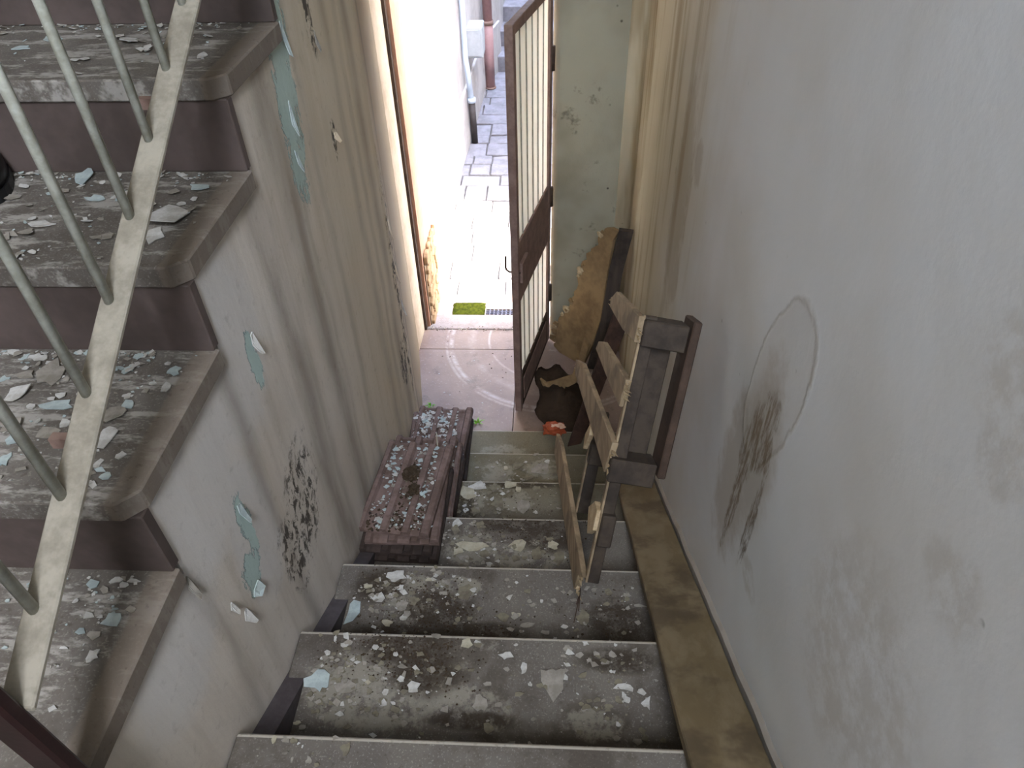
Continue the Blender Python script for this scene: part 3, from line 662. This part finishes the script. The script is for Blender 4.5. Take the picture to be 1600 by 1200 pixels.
# strip between sill and lane: mossy patch, pale mortar, drain grate
MB().box(-.86, 3.421, -2.60, .03, 3.66, -2.545).build('pale_apron', 'sill', gd, .003)
b = MB(); n = 16; vs = []; fs = []
for i in range(n):
    for j in range(n):
        x = -.585+.20*i/(n-1); y = 3.424+.15*j/(n-1)
        if i in (0, n-1) or j in (0, n-1): z = -2.5455
        else: z = -2.541+.010*abs(mnoise.noise((x*60, y*60, 0)))
        vs.append((x+.008*mnoise.noise((y*30, 1, 0)), y+.008*mnoise.noise((x*30, 5, 0)), z))
for i in range(n-1):
    for j in range(n-1): fs.append((i*n+j, (i+1)*n+j, (i+1)*n+j+1, i*n+j+1))
b.add(vs, fs); tag(b.build('moss_patch', 'moss', None, smooth=True), 'yellow green moss patch on the lane just past the door sill', 'moss', kind='stuff')
gr = thing('drain_grate', (-.25, 3.46, -2.545), 'dark iron drain grate in the lane beside the moss patch', 'grate')
b = MB(); b.box(-.385, 3.428, -2.545, -.06, 3.434, -2.533); b.box(-.385, 3.492, -2.545, -.06, 3.498, -2.533); b.box(-.385, 3.428, -2.545, -.379, 3.498, -2.533); b.box(-.066, 3.428, -2.545, -.06, 3.498, -2.533); b.build('grate_frame', 'sill', gr)
MB().box(-.379, 3.434, -2.5448, -.066, 3.492, -2.5435).build('drain_well', 'black', gr)
for i in range(1, 13):
    x = -.379+i*.0241; MB().box(x-.003, 3.434, -2.543, x+.003, 3.492, -2.534).build('grate_bar', 'grate', gr)
for j in (1, 2): MB().box(-.379, 3.434+j*.0193-.0025, -2.543, -.066, 3.434+j*.0193+.0025, -2.534).build('grate_bar', 'grate', gr)
# pipes and meter box on the alley wall
p = thing('downpipe', (-.612, 7.24, -2.54), 'pinkish brown downpipe standing at the far end of the alley wall', 'pipe')
MB().tube([(-.612, 7.24, -2.545), (-.610, 7.24, -1.93)], .048, 16).build('lower_pipe', 'pink_pipe', p, smooth=True)
MB().tube([(-.610, 7.24, -1.97), (-.608, 7.24, 1.2)], .044, 16).build('upper_pipe', 'pink_pipe', p, smooth=True)
MB().tube([(-.610, 7.24, -1.96), (-.610, 7.24, -1.925)], .053, 16).build('collar', 'rust', p, smooth=True)
MB().tube([(-.612, 7.24, -2.545), (-.612, 7.24, -2.53)], .058, 16).build('foot_collar', 'rust', p, smooth=True)
p = thing('downpipe', (-.660, 5.93, -2.545), 'thin pale pipe with black cast iron foot on the nearer alley wall', 'pipe')
MB().tube([(-.655, 5.93, -2.545), (-.662, 5.93, -2.18)], .028, 12).build('iron_foot', 'black_pipe', p, smooth=True)
MB().tube([(-.662, 5.93, -2.19), (-.68, 5.93, -1.95), (-.69, 5.93, -1.85), (-.69, 5.93, 1.5)], .022, 12).build('pale_pipe', 'blue_pipe', p, smooth=True)
MB().tube([(-.66, 5.93, -2.20), (-.661, 5.93, -2.165)], .034, 12).build('collar', 'blue_pipe', p, smooth=True)
mbx = thing('meter_box', (-.66, 6.45, -2.0), 'light grey meter box on the alley wall between the two pipes', 'box')
MB().box(-.74, 6.30, -1.97, -.58, 6.52, -1.73).build('casing', 'box', mbx, .006)
MB().box(-.71, 6.292, -1.955, -.595, 6.301, -1.745).build('lid', 'box', mbx, .003)
# facade mass above and beside, so that the house shades its own doorstep
struct(f_.build('wall_facade', 'peach'))

# ---------------------------------------------------------------- paint flakes, crumbs and soil
FL={
 'a1':[(-0.808,0.84,0.016,0.026),(-0.848,0.836,0.011,0.01),(-0.837,0.793,0.014,0.017),(-0.764,0.768,0.029,0.009),(-0.742,0.708,0.016,0.011),(-0.686,0.855,0.007,0.008),(-0.609,0.851,0.009,0.009),(-0.659,0.792,0.006,0.005),(-0.657,0.751,0.015,0.014),(-0.649,0.77,0.008,0.009),(-0.604,0.812,0.007,0.012),(-0.649,0.699,0.01,0.019),(-0.637,0.65,0.005,0.008),(-0.616,0.628,0.006,0.005),(-0.727,0.731,0.008,0.008),(-0.738,0.8,0.005,0.009),(-0.8,0.765,0.008,0.006),(-0.809,0.723,0.012,0.011),(-0.787,0.696,0.008,0.009),(-0.631,0.822,0.005,0.005),(-0.611,0.667,0.006,0.006),(-0.882,0.828,0.007,0.005),(-0.855,0.882,0.011,0.006),(-0.779,0.654,0.009,0.012),(-0.765,0.68,0.006,0.006)],
 'a2':[(-0.638,1.044,0.022,0.028),(-0.636,0.988,0.014,0.02),(-0.855,1.19,0.014,0.021),(-0.796,1.111,0.014,0.008),(-0.844,1.022,0.017,0.009),(-0.623,1.151,0.014,0.008),(-0.854,0.995,0.013,0.01),(-0.952,1.12,0.01,0.008),(-0.717,0.988,0.012,0.008),(-0.871,1.144,0.01,0.006),(-0.757,1.119,0.01,0.006),(-0.636,1.096,0.008,0.006)],
 'a3':[(-0.842,1.447,0.013,0.01),(-0.971,1.439,0.013,0.01),(-0.804,1.419,0.015,0.01),(-0.844,1.316,0.008,0.007),(-0.631,1.326,0.01,0.009),(-1.006,1.388,0.013,0.01)],
 'a0':[(-0.616,0.57,0.01,0.004),(-0.642,0.569,0.01,0.006),(-0.617,0.505,0.014,0.01),(-0.633,0.482,0.009,0.008),(-0.618,0.451,0.009,0.01),(-0.597,0.523,0.008,0.006),(-0.787,0.531,0.004,0.003),(-0.748,0.459,0.006,0.003),(-0.666,0.462,0.009,0.002)],
 'd1':[(-0.493,0.702,0.026,0.026),(-0.282,0.694,0.016,0.014),(-0.374,0.682,0.007,0.009),(-0.306,0.721,0.005,0.01),(-0.513,0.611,0.007,0.005),(-0.46,0.749,0.006,0.005),(-0.476,0.8,0.004,0.009),(-0.433,0.737,0.008,0.004),(-0.382,0.702,0.007,0.006),(-0.427,0.692,0.022,0.018),(-0.494,0.752,0.008,0.004),(0.018,0.714,0.029,0.038),(0.171,0.71,0.024,0.009),(0.212,0.678,0.012,0.015),(0.05,0.791,0.012,0.01),(-0.046,0.744,0.007,0.014),(0.133,0.667,0.01,0.006),(0.155,0.681,0.009,0.009),(0.167,0.692,0.005,0.008),(0.09,0.807,0.008,0.006),(-0.123,0.707,0.009,0.006),(-0.137,0.662,0.015,0.019),(-0.177,0.798,0.019,0.012),(-0.086,0.772,0.016,0.01),(0.152,0.631,0.005,0.007),(0.077,0.671,0.005,0.005),(0.129,0.764,0.01,0.005),(0.097,0.768,0.006,0.006),(-0.116,0.613,0.013,0.012),(0.083,0.659,0.006,0.005),(0.158,0.721,0.009,0.007)],
 'd0':[(-0.489,0.513,0.005,0.009),(-0.453,0.51,0.008,0.007),(-0.354,0.499,0.01,0.014),(-0.416,0.479,0.006,0.007),(-0.447,0.478,0.003,0.005),(-0.434,0.501,0.002,0.003)],
 'd2':[(-0.502,0.967,0.021,0.036),(-0.408,1.073,0.027,0.02),(-0.377,0.989,0.017,0.016),(-0.365,0.956,0.014,0.01),(-0.441,1.011,0.019,0.013),(-0.195,0.956,0.008,0.008),(-0.212,1.04,0.022,0.019),(-0.404,0.939,0.014,0.01),(-0.388,1.04,0.01,0.011),(-0.313,1.068,0.017,0.008),(-0.477,1.043,0.015,0.008),(-0.291,1.088,0.012,0.011),(-0.343,1.004,0.012,0.013),(-0.216,1.035,0.025,0.022),(-0.109,0.96,0.016,0.015),(-0.077,0.969,0.013,0.01),(-0.047,0.941,0.021,0.01),(0.096,0.969,0.016,0.02),(0.001,0.923,0.013,0.007),(0.164,1.046,0.011,0.014),(0.245,1.006,0.019,0.006),(-0.011,1.013,0.005,0.006),(0.212,1.036,0.011,0.009),(0.03,1.052,0.004,0.005)],
 'd3':[(-0.087,1.304,0.02,0.017),(0.022,1.311,0.013,0.012),(-0.028,1.276,0.014,0.02),(0.039,1.259,0.016,0.019),(-0.091,1.258,0.012,0.01),(-0.066,1.259,0.007,0.006),(0.011,1.331,0.008,0.007),(-0.121,1.257,0.008,0.006),(-0.221,1.293,0.044,0.016),(-0.286,1.382,0.014,0.014),(-0.212,1.381,0.011,0.012),(-0.286,1.359,0.011,0.017),(-0.271,1.281,0.014,0.014),(-0.25,1.254,0.018,0.011),(-0.192,1.272,0.014,0.011),(-0.162,1.306,0.007,0.008)],
 'd4':[(-0.288,1.643,0.027,0.031),(-0.253,1.678,0.033,0.017),(-0.19,1.669,0.016,0.014),(-0.249,1.566,0.017,0.02),(-0.172,1.605,0.021,0.017),(-0.287,1.568,0.008,0.01),(-0.082,1.586,0.019,0.02),(-0.135,1.688,0.017,0.013),(-0.105,1.668,0.008,0.011),(-0.036,1.674,0.013,0.011)],
 'd5':[(-0.026,1.919,0.033,0.024),(-0.122,1.931,0.018,0.015),(-0.076,1.875,0.016,0.014),(-0.001,1.959,0.009,0.01),(0.022,1.901,0.018,0.019),(-0.169,1.92,0.007,0.009)],
}

q = random.Random(17)
def flake(x, y, z, rx, ry, mt, name='paint_flake', label=None, group=None, shape=None, par=None):
    b = MB(); n = q.choice((7, 8, 9, 11)); a0 = q.uniform(0, 6.28); top = []
    if shape: top = [(px*rx, py*ry) for px, py in shape]
    else:
        for i in range(n):
            a = a0+2*math.pi*(i+q.uniform(-.25, .25))/n; r = q.uniform(.55, 1.25); top.append((math.cos(a)*rx*r, math.sin(a)*ry*r))
    tx, ty = q.uniform(-.12, .12), q.uniform(-.12, .12); lift = abs(tx)*rx*1.2+abs(ty)*ry*1.2+.0012
    b.prism([(px, py, px*tx+py*ty+lift-.0012+q.uniform(0, .0008)) for px, py in top], (0, 0, .0016))
    o = b.build(name, mt, par); o.location = (x, y, z+.0004)
    if label: tag(o, label, 'paint flake', group)
    return o
LEV = {'a0': B0, 'a1': B0+R, 'a2': B0+2*R, 'a3': B0+3*R, 'd0': Z0, 'd1': Z0-R, 'd2': Z0-2*R, 'd3': Z0-3*R, 'd4': Z0-4*R, 'd5': Z0-5*R}
WH = {'a0': 'lowest visible tread of the upward flight', 'a1': 'second visible tread of the upward flight', 'a2': 'third visible tread of the upward flight', 'a3': 'topmost visible tread of the upward flight',
      'd0': 'nearest step of the downward flight', 'd1': 'second step of the downward flight', 'd2': 'third step of the downward flight', 'd3': 'fourth step of the downward flight', 'd4': 'fifth step of the downward flight', 'd5': 'sixth step of the downward flight'}
HEART = [(0, -1.1), (.75, -.35), (.72, .1), (.95, .75), (.55, .8), (.2, .65), (-.1, .78), (-.5, .62), (-.95, .7), (-.9, .05), (-.55, -.4)]
SPEC = {('d1', 11): ('large heart shaped grey paint flake on the second downward step', 'flake_g', HEART), ('d1', 0): ('large pale blue paint flake near the left end of the second downward step', 'flake_b', None),
        ('d2', 0): ('tall whitish paint flake by the left end of the third downward step', 'flake_b', [(-.7, -1.1), (.3, -.8), (.95, -.1), (.7, .8), (-.2, .95), (-.55, .6), (-.5, -.1)]),
        ('a2', 0): ('large white paint flake beside the railing on the third visible upward tread', 'flake_w', None), ('d1', 12): ('long white paint flake right of the heart shaped one', 'flake_w', None),
        ('d1', 13): ('white angular paint flake nearest the plank on the second downward step', 'flake_w', [(-.9, -.1), (.0, .5), (.9, .95), (.6, .1), (.5, -1.1), (.1, -.6), (-.4, -.6)])}
ORD = 'first second third fourth fifth sixth seventh eighth ninth tenth eleventh twelfth thirteenth fourteenth fifteenth sixteenth seventeenth eighteenth nineteenth twentieth'.split()
ORD += ['twenty-'+x for x in ORD[:9]]+['thirtieth']+['thirty-'+x for x in ORD[:9]]
WHT = {'a0': 'lowest upward tread', 'a1': 'second upward tread', 'a2': 'third upward tread', 'a3': 'fourth upward tread', 'd0': 'nearest downward step', 'd1': 'second downward step', 'd2': 'third downward step', 'd3': 'fourth downward step', 'd4': 'fifth downward step', 'd5': 'sixth downward step'}
CNAME = {'flake_w': 'whitish', 'flake_b': 'pale blue', 'flake_g': 'grey', 'flake_d': 'dusty brown', 'flake_c': 'cream'}
for k, lst in FL.items():
    order = sorted(range(len(lst)), key=lambda i: lst[i][0]*(1 if k[0] == 'd' else -1))
    for i, (x, y, rx, ry) in enumerate(lst):
        if k in ('d3', 'd4', 'd5', 'a1', 'a2', 'a3'): rx *= 1.3; ry *= 1.3
        sp = SPEC.get((k, i)); mt = q.choice(['flake_w', 'flake_w', 'flake_b', 'flake_g'] if k[0] == 'a' else ['flake_g', 'flake_g', 'flake_w', 'flake_d', 'flake_d', 'flake_c'])
        gp = 'paint flakes on the %s' % WH[k]
        if sp: flake(x, y, LEV[k], rx, ry, sp[1], label=sp[0], group=gp, shape=sp[2])
        else:
            end = 'left end' if k[0] == 'd' else 'outer edge'
            flake(x, y, LEV[k], rx, ry, mt, label='%s%s paint flake on the %s, %s from its %s' % ('small ' if rx < .009 else '', CNAME[mt], WHT[k], ORD[order.index(i)], end), group=gp)

def scatter(name, label, items, cat):
    mats = sorted({it[4] for it in items}); b = MB(); mi = []
    for (x, y, z, r, mt, kind) in items:
        f0 = len(b.f)
        if kind == 'chip':
            n = q.choice((4, 5, 6)); a0 = q.uniform(0, 6.3); tx, ty = q.uniform(-.35, .35), q.uniform(-.35, .35); pts = []
            for i in range(n):
                a = a0+2*math.pi*(i+q.uniform(-.3, .3))/n; rr = r*q.uniform(.6, 1.25); px, py = math.cos(a)*rr, math.sin(a)*rr*.8
                pts.append((x+px, y+py, z+px*tx+py*ty+r*.4+.0006))
            b.prism(pts, (0, 0, .001))
        else:
            o = len(b.v); b.v += [V(x+dx*r*q.uniform(.7, 1.2), y+dy*r*q.uniform(.7, 1.2), z+max(-.2, dz)*r*q.uniform(.6, 1.1)+r*.2) for dx, dy, dz in ((1, 0, 0), (-1, 0, 0), (0, 1, 0), (0, -1, 0), (0, 0, 1), (0, 0, -1))]
            b.f += [[o+i for i in f] for f in ((0, 2, 4), (2, 1, 4), (1, 3, 4), (3, 0, 4), (2, 0, 5), (1, 2, 5), (3, 1, 5), (0, 3, 5))]
        mi += [mats.index(mt)]*(len(b.f)-f0)
    me = bpy.data.meshes.new(name); me.from_pydata([tuple(v) for v in b.v], [], b.f)
    for m_ in mats: me.materials.append(M[m_])
    me.polygons.foreach_set('material_index', mi); me.update()
    o = bpy.data.objects.new(name, me); COL.objects.link(o); return tag(o, label, cat, kind='stuff')
def pick(*a): return q.choice(a)
it = []
for k, cnt in (('a0', 160), ('a1', 620), ('a2', 420), ('a3', 240)):
    kk = int(k[1]); y0_, y1_ = max(.26, A0+(kk-1)*T+.01), A0+kk*T-.006
    for i in range(cnt):
        x = q.uniform(-1.15, -.585); y = q.uniform(y0_, y1_)
        if q.random() < .3: y = y1_-abs(q.gauss(0, .02)); 
        if k == 'a0' and q.random() < .5: x = q.gauss(-.64, .03); y = q.gauss(.53, .04)
        if not (y0_ < y < y1_ and x < -.585): continue
        if k != 'a0' and mnoise.noise((x*9, y*9, kk*3)) < -.12 and q.random() < .8: continue
        if x > -.585-(.035 if k != 'a3' else .06) and q.random() < .8: continue
        it.append((x, y, LEV[k], q.uniform(.0012, .004) if q.random() < .75 else q.uniform(.004, .011), pick('flake_w', 'flake_b', 'flake_g', 'flake_w'), 'chip'))
scatter('paint_chip_litter', 'fine litter of pale paint chips on the upward flight treads', it, 'paint chips')
it = []; so_ = []
dens = {'d0': [( -.43, .50, .06, .03, 20)], 'd1': [(-.1, .68, .3, .09, 120), (-.46, .70, .06, .06, 150), (-.36, .72, .08, .06, 130), (.09, .76, .05, .05, 40), (.12, .69, .09, .05, 40), (-.15, .68, .25, .08, 70)],
        'd2': [(-.1, .98, .3, .08, 90), (-.40, 1.02, .08, .05, 160), (-.30, 1.05, .08, .03, 60), (-.05, .98, .2, .06, 80), (.2, 1.02, .05, .04, 20)], 'd3': [(-.22, 1.29, .06, .06, 150), (-.05, 1.28, .10, .05, 110)],
        'd4': [(-.25, 1.62, .06, .06, 130), (-.12, 1.62, .08, .05, 60), (.0, 1.6, .05, .05, 20)], 'd5': [(-.20, 1.90, .08, .06, 70), (0, 1.92, .06, .04, 60)]}
def inside(k, x, y):
    kk = int(k[1]); return -.515 < x < .24 and Y0+(kk-1)*TT+.004 < y < Y0+kk*TT-.004
for k, ls in dens.items():
    for (cx, cy_, sx_, sy_, cnt) in ls:
        for i in range(cnt):
            x, y = q.gauss(cx, sx_), q.gauss(cy_, sy_)
            if inside(k, x, y): it.append((x, y, LEV[k], q.uniform(.001, .0035) if q.random() < .62 else q.uniform(.004, .011), pick('flake_g', 'flake_d', 'flake_d', 'flake_w', 'flake_g'), 'chip'))
for i in range(40):   # chips on the landing
    x, y = q.uniform(-.6, -.2), q.uniform(2.32, 3.2)
    it.append((x, y, FZ, q.uniform(.0015, .006), pick('flake_w', 'flake_c', 'soil'), 'chip'))
for i in range(120):
    x = q.uniform(-.70, -.2); y = q.gauss(3.275, .012); it.append((x, y, FZ+.003, q.uniform(.0015, .006), pick('rust', 'flake_c', 'soil'), 'chip'))
scatter('paint_chip_litter', 'fine litter of paint chips and grit on the downward steps and landing', it, 'paint chips')
soil = {'d1': [(-.33, .78, .07, .025, 420), (-.27, .74, .07, .04, 260)], 'd2': [(-.28, 1.0, .07, .05, 420), (-.44, 1.05, .05, .05, 160), (-.36, .92, .10, .03, 160), (-.2, .93, .12, .03, 140), (.17, .98, .06, .04, 120)], 'd3': [(-.08, 1.37, .10, .03, 320), (.0, 1.30, .08, .05, 100)], 'd4': [(-.1, 1.6, .1, .05, 60)]}
for k, ls in soil.items():
    for (cx, cy_, sx_, sy_, cnt) in ls:
        for i in range(cnt):
            x, y = q.gauss(cx, sx_), q.gauss(cy_, sy_)
            if inside(k, x, y): so_.append((x, y, LEV[k], abs(q.gauss(.0012, .0010))+.0007, pick('soil', 'soil', 'soil', 'rustdark'), 'clod'))
scatter('soil_crumbs', 'dark crumbled soil spilled over the downward steps', so_, 'soil')
# litter on the roof tile stacks
it = []
za = Z0-3*R+3*.0252+.022; zb_ = Z0-4*R+5*.0252+.022; zc_ = Z0-5*R+4*.0252+.022
for i in range(620):
    x, y = q.uniform(-.545, -.345), q.uniform(1.29, 1.635)
    d = min(abs(x+.50), abs(x+.42)+.005, abs(x+.385))
    if q.random() > math.exp(-(d/.016)**2) and q.random() > .12: continue
    if math.hypot(x+.44, y-1.47) < .03: continue
    big = q.random() < .35; it.append((x, y, za-.008, q.uniform(.005, .011) if big else q.uniform(.0015, .005), pick('flake_w', 'flake_b', 'flake_b', 'flake_g'), 'chip'))
for i in range(420):
    x, y = q.uniform(-.545, -.37), q.uniform(1.82, 2.13)
    it.append((x, y, zc_-.008, q.uniform(.005, .012) if q.random() < .6 else q.uniform(.002, .005), pick('flake_w', 'flake_w', 'flake_b'), 'chip'))
for i in range(70):
    x, y = q.uniform(-.54, -.33), q.uniform(1.65, 1.77); it.append((x, y, zb_-.008, q.uniform(.003, .009), pick('flake_b', 'flake_g'), 'chip'))
for i in range(40):
    x, y = q.uniform(-.335, -.33), q.uniform(1.82, 2.1); it.append((x, y, zc_-.004, q.uniform(.003, .008), 'flake_g', 'chip'))
for i in range(420):
    x, y = q.gauss(-.455, .05), q.gauss(1.32, .03)
    if -.55 < x < -.36 and 1.285 < y < 1.44: it.append((x, y, za-.010, abs(q.gauss(.003, .0015))+.001, pick('soil', 'soil', 'flake_g', 'tiledark'), 'clod'))
for i in range(260):
    x, y = q.gauss(-.432, .022), q.gauss(1.47, .05); it.append((x, y, za-.010, abs(q.gauss(.002, .0015))+.001, pick('soil', 'soil', 'flake_d'), 'clod'))
scatter('tile_litter', 'pale flakes and soil strewn over the roof tile stacks', it, 'paint chips')
def clod(x, y, z, rx, ry, rz, sd, label):
    bm = bmesh.new(); bmesh.ops.create_icosphere(bm, subdivisions=4, radius=1)
    for v in bm.verts:
        d = v.co.normalized(); k = 1+.35*mnoise.noise(d*2+V(sd, 0, 0))+.25*mnoise.noise(d*6+V(sd, 1, 0))+.15*mnoise.noise(d*14+V(sd, 1, 0))
        v.co = V(d.x*rx*k, d.y*ry*k, max(-.25, d.z*k)*rz)
    me = bpy.data.meshes.new('soil_clod'); bm.to_mesh(me); bm.free(); me.materials.append(M['soil']); o = bpy.data.objects.new('soil_clod', me); COL.objects.link(o)
    o.location = (x, y, z+.25*rz); return tag(o, label, 'clod', 'soil clods on the front roof tile')
clod(-.440, 1.505, za-.009, .026, .026, .022, 1, 'larger round soil clod at the middle of the front tile stack')
clod(-.418, 1.44, za-.009, .018, .026, .016, 5, 'smaller long soil clod right before the round one on the tile')
tw = MB(); tw.tube([(-.405, 1.80, zb_+.004), (-.39, 1.72, zb_+.006), (-.385, 1.65, zb_+.004)], .0022, 6)
tag(tw.build('twig', 'flake_c'), 'thin pale twig lying along the middle roof tile stack', 'twig')
tw = MB(); tw.tube([(-.36, 1.66, zb_+.004), (-.335, 1.70, zb_+.007), (-.31, 1.74, zb_+.006)], .002, 6)
# tufts of green growing by the wall foot and the lowest step
def tuft(x, y, z, label, n, h):
    t = thing('grass_tuft', (x, y, z), label, 'grass')
    for i in range(n):
        a = q.uniform(0, 6.28); l = q.uniform(.5, 1)*h; dx, dy = math.cos(a), math.sin(a)
        b = MB(); bx, by = x+dx*.006, y+dy*.006; wx, wy = -dy*.003, dx*.003
        b.add([(bx-wx, by-wy, z), (bx+wx, by+wy, z), (bx+dx*l*.4+wx, by+dy*l*.4+wy, z+l*.5), (bx+dx*l*.4-wx, by+dy*l*.4-wy, z+l*.5), (bx+dx*l, by+dy*l, z+l*.45)], [(0, 1, 2, 3), (3, 2, 4)])
        o = b.build('blade', 'leafgreen', t); s_ = o.modifiers.new('solid', 'SOLIDIFY'); s_.thickness = .0006
tuft(-.600, 2.63, FZ, 'small green tuft at the foot of the left wall by the far tiles', 10, .03)
tuft(-.35, 2.51, FZ, 'small bright green tuft on the landing right of the far tiles', 9, .035)
